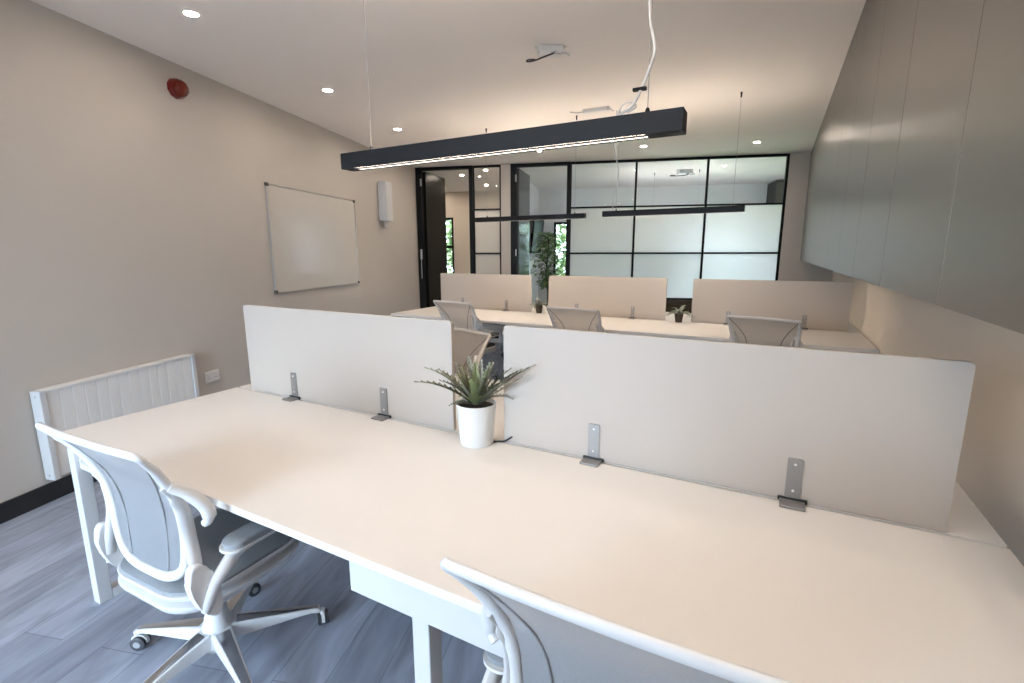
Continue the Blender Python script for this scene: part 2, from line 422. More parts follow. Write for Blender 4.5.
# outside
ln = MB()
rg = MB().box(-14, 12, -16, REAR-.13, -.3, -.16)
struct('ground_rear', rg, M['paving'])
for a in (hull_quad(-16, 22, 3.42, 26),): ln.prism([(p.x, p.y) for p in a], -.3, -.16)
struct('ground', ln, M['lawn'])
hd = MB()
for k in range(9000):
    g = random.uniform(-6.5, 4.0); z = random.uniform(-.15, 3.1+.5*math.sin(g*1.7)); o = 5.0+random.uniform(0, .9)
    c = L2W(g, o, z)
    leafquad(hd, c, Vector((random.uniform(-1, 1), random.uniform(-1, .3), random.uniform(-1, .6))), random.uniform(.07, .13), Vector((random.uniform(-.3, .3), random.uniform(-.3, .3), 1)))
hdo = hd.build('garden_hedge', M['leafg']); tag(hdo, 'bright green garden hedge outside the windows of the rooms beyond', 'hedge', kind='stuff')

# ------------------------------------------------------------------ things on the left wall (local x = out of the wall, y along it)
def onwall(t): return L2W(0, t-8.065, 0)
wb = thing('whiteboard', 'blank wall-mounted whiteboard with thin aluminium edge and grey corners', 'whiteboard', onwall(4.247)+Vector((0, 0, 1.078)), ANG)
W_, H_ = 1.655, 1.06
MB().box(.004, .016, .008, W_-.008, .008, H_-.008).build('board', M['board'], wb)
f = MB(); e = .011
f.box(.001, .024, 0, W_, 0, e, .002).box(.001, .024, 0, W_, H_-e, H_, .002).box(.001, .024, 0, e, e, H_-e, .002).box(.001, .024, W_-e, W_, e, H_-e, .002)
f.build('edge_trim', M['alu'], wb)
for y in (0, W_-.026):
    for z in (0, H_-.026): MB().box(.001, .030, y-.004, y+.030, z-.004, z+.030, .006, 3).build('corner_cap', M['cap'], wb)

rd = thing('wall_heater', 'white ribbed electric heater on the left wall beside the desk', 'heater', onwall(2.075)+Vector((0, 0, .145)), ANG)
HL, HH = 1.075, .555
prof = []
nr = 14; y0 = .035
for k in range(nr):
    a = y0+(HL-2*y0)*k/nr; b = y0+(HL-2*y0)*(k+1)/nr; w = b-a
    prof += [(.0710, a), (.0765, a+.05*w), (.0768, a+.5*w), (.0765, b-.05*w)]
body = [(.022, y0)]+prof+[(.022, HL-y0)]
MB().prism(body, .012, HH-.02, .004).build('body', M['pvc'], rd, smooth=False)
for y in (0, HL-.034): MB().box(.012, .086, y, y+.034, 0, HH-.008, .004).build('end_panel', M['metalw'], rd)
g = MB(); g.box(.012, .086, .034, HL-.034, HH-.022, HH-.006, .003)
g.build('top_grille', M['pvc'], rd)
MB().box(0, .014, .1, HL-.1, .06, HH-.08).build('wall_bracket', M['alu'], rd)
for z in (.36, .45):
    MB().lathe([(0, 0), (.013, 0), (.013, .012), (.010, .016), (0, .016)], (.05, HL, z), 14, Matrix.Rotation(R(-90), 4, 'X')).build('control_knob', M['cap'], rd)
for z in (.03, HH-.04):
    MB().lathe([(0, 0), (.006, 0), (.005, .003), (0, .003)], (.05, 0, z), 10, Matrix.Rotation(R(90), 4, 'X')).build('screw', M['alu'], rd)

sk = thing('wall_socket', 'white double power socket on the left wall past the heater', 'socket', onwall(3.30)+Vector((0, 0, .405)), ANG)
MB().box(0, .011, 0, .15, 0, .092, .004, 3).build('face_plate', M['pvc'], sk)
for y in (.012, .100): MB().box(.0105, .015, y+.010, y+.026, .060, .078, .002).build('switch', M['pvc'], sk)
for y in (.028, .098):
    for q_ in ((y+.009, y+.012, .048, .056), (y+.001, y+.007, .030, .034), (y+.015, y+.021, .030, .034)):
        MB().box(.0108, .0114, *q_).build('pin_hole', M['cap'], sk)

bl = thing('fire_alarm_sounder', 'red fire alarm sounder high on the left wall', 'fire alarm', onwall(3.355)+Vector((0, 0, 2.70)), ANG)
rot = Matrix.Rotation(R(90), 4, 'Y')
MB().lathe([(0, 0), (.072, 0), (.072, .03), (.066, .038), (0, .038)], (0, 0, 0), 10, rot).build('base', M['red'], bl)
MB().lathe([(.062, .036), (.062, .055), (.052, .075), (.030, .086), (0, .088)], (0, 0, 0), 10, rot).build('lens', M['redd'], bl)
ub = thing('wall_unit', 'tall slim white unit fixed on the left wall past the whiteboard', 'wall unit', onwall(6.60)+Vector((0, 0, 1.925)), ANG)
MB().box(.012, .135, 0, .20, 0, .545, .016, 3).build('cover', M['metalw'], ub)
MB().box(0, .016, .02, .18, .02, .52).build('back_plate', M['pvc'], ub)
MB().box(.045, .095, .07, .13, -.085, .004, .008).build('outlet', M['wall'], ub)
MB().lathe([(0, 0), (.008, 0), (.007, .004), (0, .004)], (.134, .15, .50), 10, rot).build('indicator', M['alu'], ub)

# ------------------------------------------------------------------ wall cupboards on the right
YS = [.04+1.39*k for k in range(7)]
YS[-1] = 8.455
labels = ['grey satin wall cupboard pair closest to the camera', 'second grey satin wall cupboard pair from the camera', 'third grey satin wall cupboard pair from the camera',
          'fourth grey satin wall cupboard pair from the camera', 'fifth grey satin wall cupboard pair, second from the glazing', 'grey satin wall cupboard pair at the far end beside the glazing']
for k in range(6):
    a, b = YS[k], YS[k+1]; n = b-a
    c = thing('wall_cupboard', labels[k], 'wall cupboard', (.335, a, 1.357), 0, 'wall cupboards along the right wall')
    MB().box(.021, .443, .001, n-.001, 0, CEIL-1.357-.002, .001).build('carcass', M['cabin'], c)
    for j in range(2):
        MB().box(0, .020, j*n/2+.0016, (j+1)*n/2-.0016, -.004, CEIL-1.357-.004, .0015).build('door', M['cab'], c)

# ------------------------------------------------------------------ desks
def bench(name, label, x0, x1, yf, ys, yb, frames, aprons, joints):
    D = thing(name, label, 'desk', (0, 0, 0))
    xs = [x0]+joints+[x1]
    for a, b in zip(xs, xs[1:]):
        for p, q_ in ((yf, ys-.007), (ys+.007, yb)):
            MB().box(a+.0004, b-.0004, p, q_, .705, .73, .0012).build('desktop', M['white'], D)
    for x in frames:
        m = MB(); w = .026
        ya, yz = yf+(.013 if x > -2.1 else -.010), yb-.012
        m.box(x-w, x+w, ya, ya+.05, 0, .70, .004).box(x-w, x+w, yz-.06, yz, 0, .70, .004)
        m.box(x-w, x+w, ya+.05, yz-.06, 0.0, .045, .004).box(x-w, x+w, ya+.05, yz-.06, .655, .70, .004)
        m.build('leg_frame', M['metalw'], D)
    for a, b in aprons:
        MB().box(a, b, yf+.006, yf+.012, .615, .704, .001).build('apron', M['metalw'], D)
    MB().box(x0+.05, x1-.05, ys-.04, ys+.04, .64, .688, .002).build('seam_shade_strip', M['rubber'], D)  # dark strip added under the seam so the gap looks shaded
    for y in (yf+.22, yb-.22):
        for p, q_ in zip(frames, frames[1:]): MB().box(p+.027, q_-.027, y-.025, y+.025, .665, .704, .003).build('support_beam', M['metalw'], D)
    return D
YF, YSM, YB = .772, 1.582, 2.395
FX0, FX1 = -2.612, .590
bench('bench_desk', 'large white back-to-back bench desk in the foreground', FX0, FX1, YF, YSM, YB, [-2.435, -.675, .36], [(-2.42, -2.14), (-.895, -.44)], [])
BX0, BX1, BF, BSM, BB = -4.16, .768, 4.53, 5.43, 6.25
bench('bench_desk', 'long white bench desk at the back before the glazing', BX0, BX1, BF, BSM, BB, [-3.95, -2.27, -.74, .55], [], [-3.0, -1.37])

def desk_screen(label, x0, x1, y, ztop, br, grp):
    s_ = thing('desk_screen', label, 'desk screen', (x0, y, .73), 0, grp)
    w = x1-x0; r = .012; pts = []
    zt = ztop-.73; zb = .0015
    for cx, cz, a0 in ((w-r, zt-r, 0), (r, zt-r, 90), (r*.4, zb+r*.4, 180), (w-r*.4, zb+r*.4, 270)):
        rr = r if a0 < 180 else r*.4
        for k in range(6):
            a = R(a0+18*k); pts.append((cx+rr*math.cos(a), cz+rr*math.sin(a)))
    m = Matrix(((1, 0, 0, 0), (0, 0, -1, .018), (0, 1, 0, 0), (0, 0, 0, 1)))
    MB().prism(pts, 0, .018, .0015, m, 1).build('panel', M['screen'], s_)
    for bx in br:
        x = bx-x0
        b = MB()
        o_ = [(x-.021, .008), (x+.021, .008), (x+.021, .134), (x+.017, .138), (x-.017, .138), (x-.021, .134)]
        b.prism(o_, .018, .0225, 0, m)
        b.box(x-.034, x+.034, -.056, -.0005, .0005, .008, .0025)
        bo = b.build('bracket', M['steel'], s_)
        for z in (.036, .120): MB().lathe([(0, 0), (.0042, 0), (.0036, .002), (0, .002)], (x, -.0045, z), 10, Matrix.Rotation(R(90), 4, 'X')).build('screw', M['pvc'], bo)
        MB().box(x-.038, x+.040, -.008, -.0005, .0002, .0135, .002).build('clamp_pad', M['rubber'], bo)
        rb = MB(); rb.box(x-.036, x+.036, .0185, .05, .0005, .008, .0025); rb.box(x-.021, x+.021, .0185, .0225, .008, .138, .001)
        rb.build('rear_bracket', M['steel'], bo)
    return s_
SY = 1.594
SY = 1.5885
desk_screen('white desk screen on the foreground desk, left of the potted fern', -2.502, -1.137, SY, 1.2, [-2.137, -1.522], 'screens on the foreground desk')
desk_screen('wide white desk screen on the foreground desk, right of the potted fern', -.892, .468, SY, 1.2, [-.520, .107], 'screens on the foreground desk')
BY = 5.4385
desk_screen('white screen on the back desk nearest the left wall', -4.05, -2.655, BY, 1.195, [-3.69, -3.01], 'screens on the back desk')
desk_screen('white screen in the middle of the back desk', -2.416, -1.01, BY, 1.195, [-2.045, -1.37], 'screens on the back desk')
desk_screen('white screen on the back desk nearest the grey cupboards', -.738, .664, BY, 1.195, [-.375, .305], 'screens on the back desk')

# ------------------------------------------------------------------ chairs
def prof_y(z):
    T = [(.40, -.180), (.48, -.182), (.55, -.176), (.65, -.174), (.72, -.178), (.80, -.200), (.88, -.248), (.935, -.292), (1.02, -.36)]
    for (a, ya), (b, yb) in zip(T, T[1:]):
        if z <= b: t = max(0, (z-a)/(b-a)); return ya+(yb-ya)*t
    return T[-1][1]
def bp(x, z): return Vector((x, prof_y(z)+.012*(x/.28)**2, z+.012*max(0, min(1, (z-.6)/.3))))
HALF_W = [(.484, .0), (.485, .06), (.494, .11), (.516, .155), (.55, .182), (.61, .194), (.68, .198), (.76, .204), (.83, .219), (.88, .237), (.915, .254), (.936, .268)]
HALF_T = [(.484, .0), (.485, .07), (.492, .13), (.512, .172), (.55, .196), (.61, .210), (.68, .222), (.76, .236), (.83, .246), (.88, .252), (.915, .256), (.936, .258)]
HALF = HALF_W
def halfw(z):
    for (a, wa), (b, wb_) in zip(HALF, HALF[1:]):
        if z <= b: return wa+(wb_-wa)*max(0, (z-a)/(b-a))
    return HALF[-1][1]
def rr_out(w, d, r, z, cy=0, n=8, back=0):                           # rounded rectangle ring
    P = []
    for cx, cy_, a0 in ((w/2-r, d/2-r, 0), (-w/2+r, d/2-r, 90), (-w/2+r, -d/2+r, 180), (w/2-r, -d/2+r, 270)):
        for k in range(n+1):
            a = R(a0+90*k/n); P.append(Vector((cx+r*math.cos(a), cy_+r*math.sin(a)+cy, z)))
    return P
def make_chair(label, loc, rz, grp, frame_m, mesh_m, cush_m, pipe_m, spin=0., half_t=False, leg_m=None):
    global HALF
    HALF = HALF_T if half_t else HALF_W
    tw = HALF[-1][1]; leg_m = leg_m or frame_m
    c = thing('office_chair', label, 'chair', loc, rz, grp)
    # back frame
    half = [(w, z) for z, w in HALF]
    loop = [bp(0, .484)]+[bp(w, z) for w, z in half[1:]]+[bp(tw*.985, .946), bp(tw*.93, .948), bp(.13, .951), bp(0, .953)]
    right = loop; left = [Vector((-p.x, p.y, p.z)) for p in loop[-2:0:-1]]
    path = crom(right+left, 4, True)
    MB().tube(path, [.0165-.0050*max(0, min(1, (p.z-.86)/.07)) for p in path], 10, True, flat=((0, 1, 0), .8)).build('back_frame', frame_m, c)
    # mesh
    P = []
    nz = 26
    for i in range(nz+1):
        z = .487+(.942-.487)*i/nz; w = halfw(z); row = []
        for j in range(15):
            u = -1+2*j/14; zz = z+.008*(1-u*u)*max(0, (i/nz-.6)/.4)
            row.append(bp(w*u, zz))
        P.append(row)
    mo = MB().grid(P, .003).build('back_mesh', mesh_m, c)
    for s in (-1, 1):
        pth = [bp(s*x, z)+Vector((0, -.001, 0)) for x, z in ((tw-.010, .935), (.222, .90), (.172, .84), (.132, .765), (.114, .66), (.108, .57), (.10, .496))]
        MB().tube(crom(pth, 4), .0028, 6).build('piping', pipe_m, mo)
    # side uprights with hooked ends, arm plates, stems, pads
    for s in (-1, 1):
        m = MB()
        m.tube(crom([(s*.246, -.180, .47), (s*.232, -.168, .57), (s*(tw-.058), -.164, .66), (s*(tw-.058), -.172, .74), (s*(tw-.050), -.196, .79), (s*(tw-.046), -.222, .83)], 4), [.020]*8+[.021]*4+[.018]*4+[.008]*5, 8, flat=((1, 0, 0), .62))
        m.tube(crom([(s*(tw-.04), -.205, .83), (s*(tw-.016), -.165, .79), (s*(tw+.002), -.140, .745), (s*(tw+.004), -.135, .708), (s*(tw-.012), -.140, .692)], 4), [.017]*4+[.019]*8+[.013]*5, 8)
        m.build('back_support', frame_m, c)
        pl = []
        for k in range(24):
            a = 2*math.pi*k/24; pl.append((.037*math.cos(a)*(1+.10*math.sin(a)), .100*math.sin(a)))
        mt = Matrix.Translation((s*.254, -.165, .485)) @ Matrix.Rotation(R(90), 4, 'Y') @ Matrix.Rotation(R(90), 4, 'Z') @ Matrix.Rotation(R(14*1), 4, 'Z')
        MB().prism(pl, -.016, .016, .008, mt, 3).build('arm_plate', frame_m, c)
        st = crom([(s*.266, -.175, .425), (s*.282, -.150, .50), (s*.290, -.115, .545), (s*.286, -.07, .574), (s*.280, .02, .582), (s*.278, .10, .582)], 4)
        MB().tube(st, [.014+.008*min(1, i/8) for i in range(9)]+[.022]*(len(st)-14)+[.018]*5, 8, flat=((1, 0, 0), .8)).build('arm_stem', frame_m, c)
        rings = []
        for z, sc in ((.577, .80), (.583, 1.0), (.591, 1.0)): rings.append([Vector((s*.279+p.x*sc, p.y*sc+.02, z)) for p in rr_out(.088, .27, .04, 0)])
        tray = MB().loft(rings).build('arm_tray', frame_m, c)
        rings = []
        for z, sc in ((.591, .94), (.604, .95), (.611, .88), (.613, .7)): rings.append([Vector((s*.279+p.x*sc, p.y*sc+.02, z)) for p in rr_out(.086, .265, .04, 0)])
        MB().loft(rings).build('arm_pad', cush_m, tray)
    # seat
    rings = []
    for z, w, d in ((.365, .30, .30), (.372, .40, .40), (.386, .46, .455), (.402, .478, .475), (.413, .482, .480), (.417, .470, .468), (.419, .430, .430), (.434, .430, .430)):
        rings.append(rr_out(w, d, min(w, d)*.30, z, .02))
    MB().loft(rings).build('seat_shell', frame_m, c)
    rings = []
    for z, w, d in ((.436, .462, .460), (.441, .474, .472), (.448, .476, .474), (.452, .470, .468)):
        rings.append(rr_out(w, d, .14, z, .02))
    MB().loft(rings).build('seat_rim', frame_m, c)
    rings = []
    for z, w, d in ((.451, .462, .460), (.460, .458, .456), (.467, .42, .42), (.470, .30, .30)):
        rings.append(rr_out(w, d, min(.135, w*.3), z, .02))
    MB().loft(rings).build('seat_cushion', cush_m, c)
    MB().box(-.075, .075, -.10, .13, .335, .385, .012, 3).build('tilt_mechanism', frame_m, c)
    MB().lathe([(.028, .10), (.028, .26), (.020, .265), (.020, .345)], n=20).build('gas_lift', M['chrome'], c)
    MB().lathe([(.030, .060), (.052, .068), (.060, .09), (.058, .135), (.046, .16), (.036, .20), (.034, .25), (.029, .255)], n=24).build('hub', frame_m, c)
    for k in range(5):
        a = R(54+72*k)+spin; ca, sa = math.cos(a), math.sin(a)
        mt = Matrix.Rotation(a, 4, 'Z')
        rings = []
        for x, w, z0, z1 in ((.035, .032, .085, .150), (.12, .027, .082, .135), (.22, .021, .079, .114), (.31, .016, .075, .096), (.338, .015, .066, .088), (.345, .010, .064, .084)):
            rings.append([mt @ Vector(p) for p in ((x, -w, z0+.006), (x, -w*.7, z0), (x, w*.7, z0), (x, w, z0+.006), (x, w, z1-.004), (x, w*.8, z1), (x, -w*.8, z1), (x, -w, z1-.004))])
        lg = MB().loft(rings).build('base_leg', leg_m, c)
        rings = []
        for x, w, z in ((.060, .022, .1462), (.12, .020, .1352), (.22, .0155, .1142), (.31, .0118, .0962), (.335, .009, .0900)):
            rings.append([mt @ Vector(p) for p in ((x, -w, z-.001), (x, w, z-.001), (x, w*.85, z+.0016), (x, -w*.85, z+.0016))])
        MB().loft(rings).build('top_strip', M['chrome'], lg)
        ct = Matrix.Translation((.352*ca, .352*sa, 0)) @ Matrix.Rotation(a*1.7+.9, 4, 'Z')
        hood = MB()
        hood.lathe([(.009, .05), (.009, .074), (0, .074)], (0, 0, 0), 12, None)
        pr = [(.031*math.cos(R(t)), .031*math.sin(R(t))) for t in range(-10, 191, 20)]+[(-.020, -.004), (.020, -.004)]
        hm = Matrix(((1, 0, 0, .010), (0, 0, 1, 0), (0, 1, 0, .029), (0, 0, 0, 1)))
        hood.prism(pr, -.006, .006, 0, hm)
        bmesh.ops.transform(hood.bm, matrix=ct, verts=hood.bm.verts)
        ho = hood.build('caster', leg_m, c)
        for s in (-1, 1):
            w_ = MB()
            wm = ct @ Matrix.Translation((.010, s*.0135, .0275)) @ Matrix.Rotation(R(90), 4, 'X')
            w_.lathe([(0, -.007), (.022, -.007), (.0272, -.0045), (.0272, .0045), (.022, .007), (0, .007)], (0, 0, 0), 20)
            bmesh.ops.transform(w_.bm, matrix=wm, verts=w_.bm.verts)
            w_.build('wheel', M['wheel'], ho)
            w_ = MB(); w_.lathe([(0, -.0085), (.013, -.0085), (.014, 0), (.013, .0085), (0, .0085)], (0, 0, 0), 16)
            bmesh.ops.transform(w_.bm, matrix=wm, verts=w_.bm.verts); w_.build('wheel_cap', M['wheelhub'], ho)
    return c
gA = 'office chairs at the foreground desk'; gB = 'office chairs at the back desk'
near = make_chair('white office chair with grey mesh back at the left of the foreground desk', (-1.676, .845, 0), R(2), gA, M['plastic'], M['meshw'], M['cush'], M['pipel'])
c2 = copy_tree(near); c2.location = (-.180, .880, 0); c2.rotation_euler = (0, 0, R(0)); c2['label'] = 'white office chair cut off by the bottom edge, at the middle of the foreground desk'
tch = make_chair('taupe mesh office chair behind the foreground desk, seen through the gap above the fern', (-1.85, 2.335, 0), R(180-10), gA, M['plasticg'], M['mesht'], M['cushd'], M['pipe'], .3, True, M['wheelhub'])
for loc, rz, lab in (((-2.915, 4.43, 0), -8, 'taupe mesh office chair at the back desk nearest the left wall'),
                     ((-1.58, 4.43, 0), -5, 'taupe mesh office chair at the middle of the back desk'),
                     ((.015, 4.49, 0), -12, 'taupe mesh office chair at the back desk nearest the grey cupboards')):
    k = copy_tree(tch); k.location = loc; k.rotation_euler = (0, 0, R(rz)); k['label'] = lab; k['group'] = gB
make_chair('dark seated office chair on the far side of the back desk, glimpsed beneath its top', (-3.52, 6.19, 0), R(176), gB, M['plasticg'], M['mesht'], M['cushd'], M['pipe'], 0, True, M['wheelhub'])

# ------------------------------------------------------------------ plants on the desks
def frond(par, mat, az, el, L, droop, w, base, n=11, twist=0.):
    d0 = Vector((math.cos(az)*math.cos(el), math.sin(az)*math.cos(el), math.sin(el)))
    p = Vector(base); P = [p.copy()]; step = L/n; d = d0.copy()
    for k in range(n):
        p = p+d*step; P.append(p.copy()); d = (d+Vector((0, 0, -droop/n*(.6+k/n)))).normalized()
    m = MB()
    rows = []
    for k, q_ in enumerate(P):
        t = k/n; t_ = (P[min(k+1, n)]-P[max(k-1, 0)]).normalized()
        sd = t_.cross(Vector((0, 0, 1)))
        sd = sd.normalized() if sd.length > 1e-4 else Vector((1, 0, 0))
        nm = sd.cross(t_)
        ww = w*(math.sin(math.pi*min(1, .18+.82*t))**.8)*(1 if t < .98 else .1)*.68
        rows.append([q_+sd*ww+nm*ww*.35, q_, q_-sd*ww+nm*ww*.35])
    m.grid(rows, .0012)
    for k in range(1, n):                                            # toothed leaflets along both edges
        for s, e_ in ((0, 1), (2, -1)):
            a = rows[k][s]; b = rows[k+1][s] if k+1 < len(rows) else rows[k][s]
            t_ = (P[min(k+1, n)]-P[k-1]).normalized()
            tip = a+(a-rows[k][1])*.75+t_*step*1.1
            mid = a.lerp(rows[k][1], .3); mid2 = b.lerp(rows[min(k+1, n)][1], .3)
            v = [m.bm.verts.new(x) for x in (mid, tip, mid2)]
            m.bm.faces.new(v)
    return m.build('frond', mat, par)
pc = Vector((-.985, 1.532, .73))
pf = thing('potted_fern', 'grey-green potted fern in a white pot on the foreground desk', 'plant', pc)
MB().lathe([(0, 0), (.063, 0), (.066, .004), (.079, .160), (.080, .166), (.075, .166), (.072, .148), (0, .148)], n=40).build('pot', M['pot'], pf)
MB().lathe([(0, .149), (.0725, .149), (.05, .156), (0, .159)], n=24).build('soil', M['soil'], pf)
vx = Vector((.88, .474, 0)); 
def az_img(a): return a+R(28.3)                                      # 0 = towards the right of the photograph
FR = [(183, 38, .25, .75, .022, 'leaf'), (176, 52, .245, .85, .020, 'leafs'), (165, 52, .20, .6, .020, 'leaf'), (-24, 44, .30, .35, .024, 'leaf'), (-30, 38, .27, .2, .020, 'leafs'), (-20, 50, .24, .5, .022, 'leaf'), (-26, 56, .22, .5, .020, 'leaf'), (-40, 46, .22, .6, .020, 'leafs'),
      (150, 66, .19, .3, .018, 'leafs'), (120, 74, .19, .25, .018, 'leafs'), (95, 82, .165, .2, .018, 'leafy'), (70, 76, .175, .3, .018, 'leafs'), (40, 68, .175, .4, .020, 'leafs'),
      (-15, 38, .15, 1.2, .020, 'leafs'), (200, 22, .10, .8, .018, 'leaf'), (230, 50, .10, .9, .018, 'leafy'), (270, 60, .10, 1.0, .020, 'leafy'), (300, 52, .10, .9, .020, 'leafy'),
      (330, 60, .12, .7, .018, 'leafy'), (190, 66, .15, .5, .018, 'leafs'), (20, 78, .14, .3, .018, 'leafy'), (250, 76, .12, .3, .018, 'leafy'), (140, 58, .15, .6, .018, 'leafy'),
      (40, 72, .17, .3, .020, 'leaf'), (188, 52, .17, .8, .020, 'leaf'), (330, 55, .16, .7, .020, 'leaf'), (215, 62, .13, .5, .018, 'leaf'), (310, 70, .14, .4, .018, 'leaf'),
      (285, 80, .12, .2, .018, 'leafy'), (100, 78, .16, .2, .018, 'leaf'), (170, 76, .16, .3, .016, 'leafy'), (-20, 66, .17, .4, .018, 'leafs')]
for a, el, L, dr, w, mt in FR:
    az = az_img(R(a)); frond(pf, M[mt], az, R(el), L, dr, w, (math.cos(az)*.012, math.sin(az)*.012, .156))
sp = None
for (x, y, lab) in ((-.855, 5.375, 'small spiky potted plant between the middle and right screens of the back desk'),
                    (-2.535, 5.42, 'small spiky potted plant between the left and middle screens of the back desk')):
    if sp is None:
        sp = thing('small_potted_plant', lab, 'plant', (x, y, .73), 0, 'small plants on the back desk')
        MB().lathe([(0, 0), (.034, 0), (.046, .085), (.047, .09), (.042, .09), (.04, .08), (0, .08)], n=24).build('pot', M['potd'], sp)
        for k in range(13):
            az = k*2.39; el = R(25+12*(k % 4)); frond(sp, M['leafs' if k % 3 else 'leaf'], az, el, .125+.02*(k % 3), 1.6, .022, (0, 0, .08), 7)
    else:
        k = copy_tree(sp); k.location = (x, y, .73); k.rotation_euler = (0, 0, 1.1); k['label'] = lab
cb_ = MB().tube(crom([(-.925, 1.560, .7335), (-.905, 1.572, .7345), (-.885, 1.577, .737), (-.868, 1.585, .748), (-.855, 1.589, .757)], 4), .0035, 6)
tag(cb_.build('cable', M['cabled']), 'short black cable end on the desk right of the fern pot', 'cable')

# ------------------------------------------------------------------ pendant lights
def pendant(label, x0, x1, y, z0, z1, led_m, led0, led1, cables, rec=.003, far=False, up_m=None, up0=.05, up1=.05):
    P = thing('pendant_light', label, 'pendant light', (x0, y, z0), 0, 'black linear pendant lights')
    L = x1-x0; h = z1-z0; d = .070; t = .006
    b = MB()
    b.box(0, L, 0, t, 0, h, .0012).box(0, L, d-t, d, 0, h, .0012).box(0, L, t, d-t, h-t, h, .001)
    b.box(0, t, t, d-t, 0, h-t, .001).box(L-t, L, t, d-t, 0, h-t, .001)
    b.box(t, L-t, t, d-t, .016, .022)
    a0, a1 = led0-x0, led1-x0
    b.box(t, L-t, .028, .042, .0005, .0165)
    if a0 > t+.005: b.box(t, a0, t, d-t, .001, .016)
    if a1 < L-t-.005: b.box(a1, L-t, t, d-t, .001, .016)
    b.build('housing', M['dark'], P)
    for yy in (.010, .048): MB().box(a0+.002, a1-.002, yy, yy+.011, rec, .0158, .002).build('led_tube', led_m, P)
    MB().box(up0, L-up1, d/2-.016, d/2+.016, h-.002, h+.0008).build('added_uplight_strip', up_m or M['upfill'], P)  # unseen uplight added on top of the housing to brighten the ceiling
    for cx in cables:
        x = cx-x0
        s_ = MB().tube([(x, d/2, h), (x, d/2, CEIL-z0-.03)], .0011 if not far else .0012, 6).build('suspension_wire', M['wire'], P)
        MB().lathe([(.0075, h), (.0075, h+.012), (.004, h+.02), (0, h+.02)], (x, d/2, 0), 12).build('wire_gripper', M['frame'], s_)
        MB().lathe([(0, CEIL-z0-.045), (.006, CEIL-z0-.043), (.008, CEIL-z0-.004), (.012, CEIL-z0-.001), (0, CEIL-z0-.001)], (x, d/2, 0), 12).build('ceiling_hook', M['frame'], s_)
    return P
p1 = pendant('large black linear pendant light over the foreground desk', -1.692, -.274, 1.58, 1.832, 1.897, M['led'], -1.640, -.385, [-1.545, -.388], up1=.42)
# its loose supply cable
def loc(P, pts): o = P.location; return [Vector(q_)-o for q_ in pts]
cp = [(-.485, 1.612, 1.904), (-.443, 1.612, 1.923), (-.425, 1.612, 1.944), (-.410, 1.612, 1.974), (-.399, 1.612, 1.998), (-.383, 1.612, 2.038), (-.373, 1.612, 2.078), (-.381, 1.612, 2.121), (-.394, 1.612, 2.192), (-.396, 1.612, 2.4), (-.388, 1.612, 2.6), (-.388, 1.612, 2.875)]
co = MB().tube(crom(loc(p1, cp), 5), .0048, 8).build('power_cable', M['cablew'], p1)
MB().box(-.030, .012, -.006, .010, -.005, .005, .002, mat=Matrix.Translation(Vector((-.406, 1.612, 1.974))-p1.location)).build('cable_clip', M['frame'], co)
cc = MB().tube(crom(loc(p1, [(-.48, 1.60, 1.903), (-.462, 1.60, 1.932), (-.440, 1.612, 1.940), (-.426, 1.62, 1.925), (-.45, 1.612, 1.910)]), 4), .003, 6)
cc.build('power_cable', M['cablew'], p1)
p2 = pendant('thin black linear pendant light over the back desk, left of the pair', -3.225, -1.84, 5.05, 1.835, 1.887, M['ledfar'], -3.19, -1.875, [-3.072, -1.959], rec=.0075, far=True)
p3 = pendant('thin black linear pendant light over the back desk, right of the pair', -1.640, -.283, 5.05, 1.842, 1.898, M['ledfar'], -1.605, -.318, [-1.50, -.388], rec=.0075, far=True, up0=.30)
p4 = pendant('unseen linear pendant light added beyond the frosted glass', -2.35, -.95, 9.25, 1.36, 1.42, M['ledfar'], -2.30, -1.0, [-2.05, -1.28], rec=.0075, far=True, up_m=M['upfill_cool'])  # added to light the meeting room, placed by the ceiling hooks there
cp = [(-1.534, 5.08, 1.90), (-1.536, 5.08, 2.0), (-1.499, 5.08, 2.157), (-1.490, 5.08, 2.305), (-1.52, 5.08, 2.424), (-1.54, 5.08, 2.55), (-1.52, 5.08, 2.75), (-1.53, 5.08, 2.88)]
MB().tube(crom(loc(p3, cp), 5), .0052, 8).build('power_cable', M['cablew'], p3)

# ------------------------------------------------------------------ ceiling fittings
DL_POS = [(-3.20, 1.90), (-3.60, 3.262), (-3.985, 4.606), (-4.39, 5.95), (-3.06, 6.49), (-1.695, 6.923), (-.332, 7.387)]
DLAB = ['ceiling downlight nearest the camera on the left', 'second ceiling downlight along the left wall, over the whiteboard', 'third ceiling downlight along the left wall, just above the left pendant end',
        'ceiling downlight in the far left corner before the glazed door', 'ceiling downlight before the glazing, hidden behind the large pendant', 'ceiling downlight before the glazing, above the long pane grid centre',
        'ceiling downlight before the glazing nearest the grey cupboards']
proto = None
def downlight(lab, p, grp):
    global proto
    if proto is None:
        proto = thing('ceiling_downlight', lab, 'downlight', p, 0, grp)
        MB().lathe([(.036, -.001), (.040, -.006), (.048, -.006), (.052, -.001)], n=32).build('trim_ring', M['pvc'], proto)
        MB().lathe([(0, -.004), (.037, -.004), (.037, -.001), (0, -.001)], n=32).build('lens', M['down'], proto)
        return proto
    k = copy_tree(proto); k.location = p; k['label'] = lab; k['group'] = grp; return k
for (x, y), lab in zip(DL_POS, DLAB): downlight(lab, (x, y, CEIL), 'recessed ceiling downlights in the office')
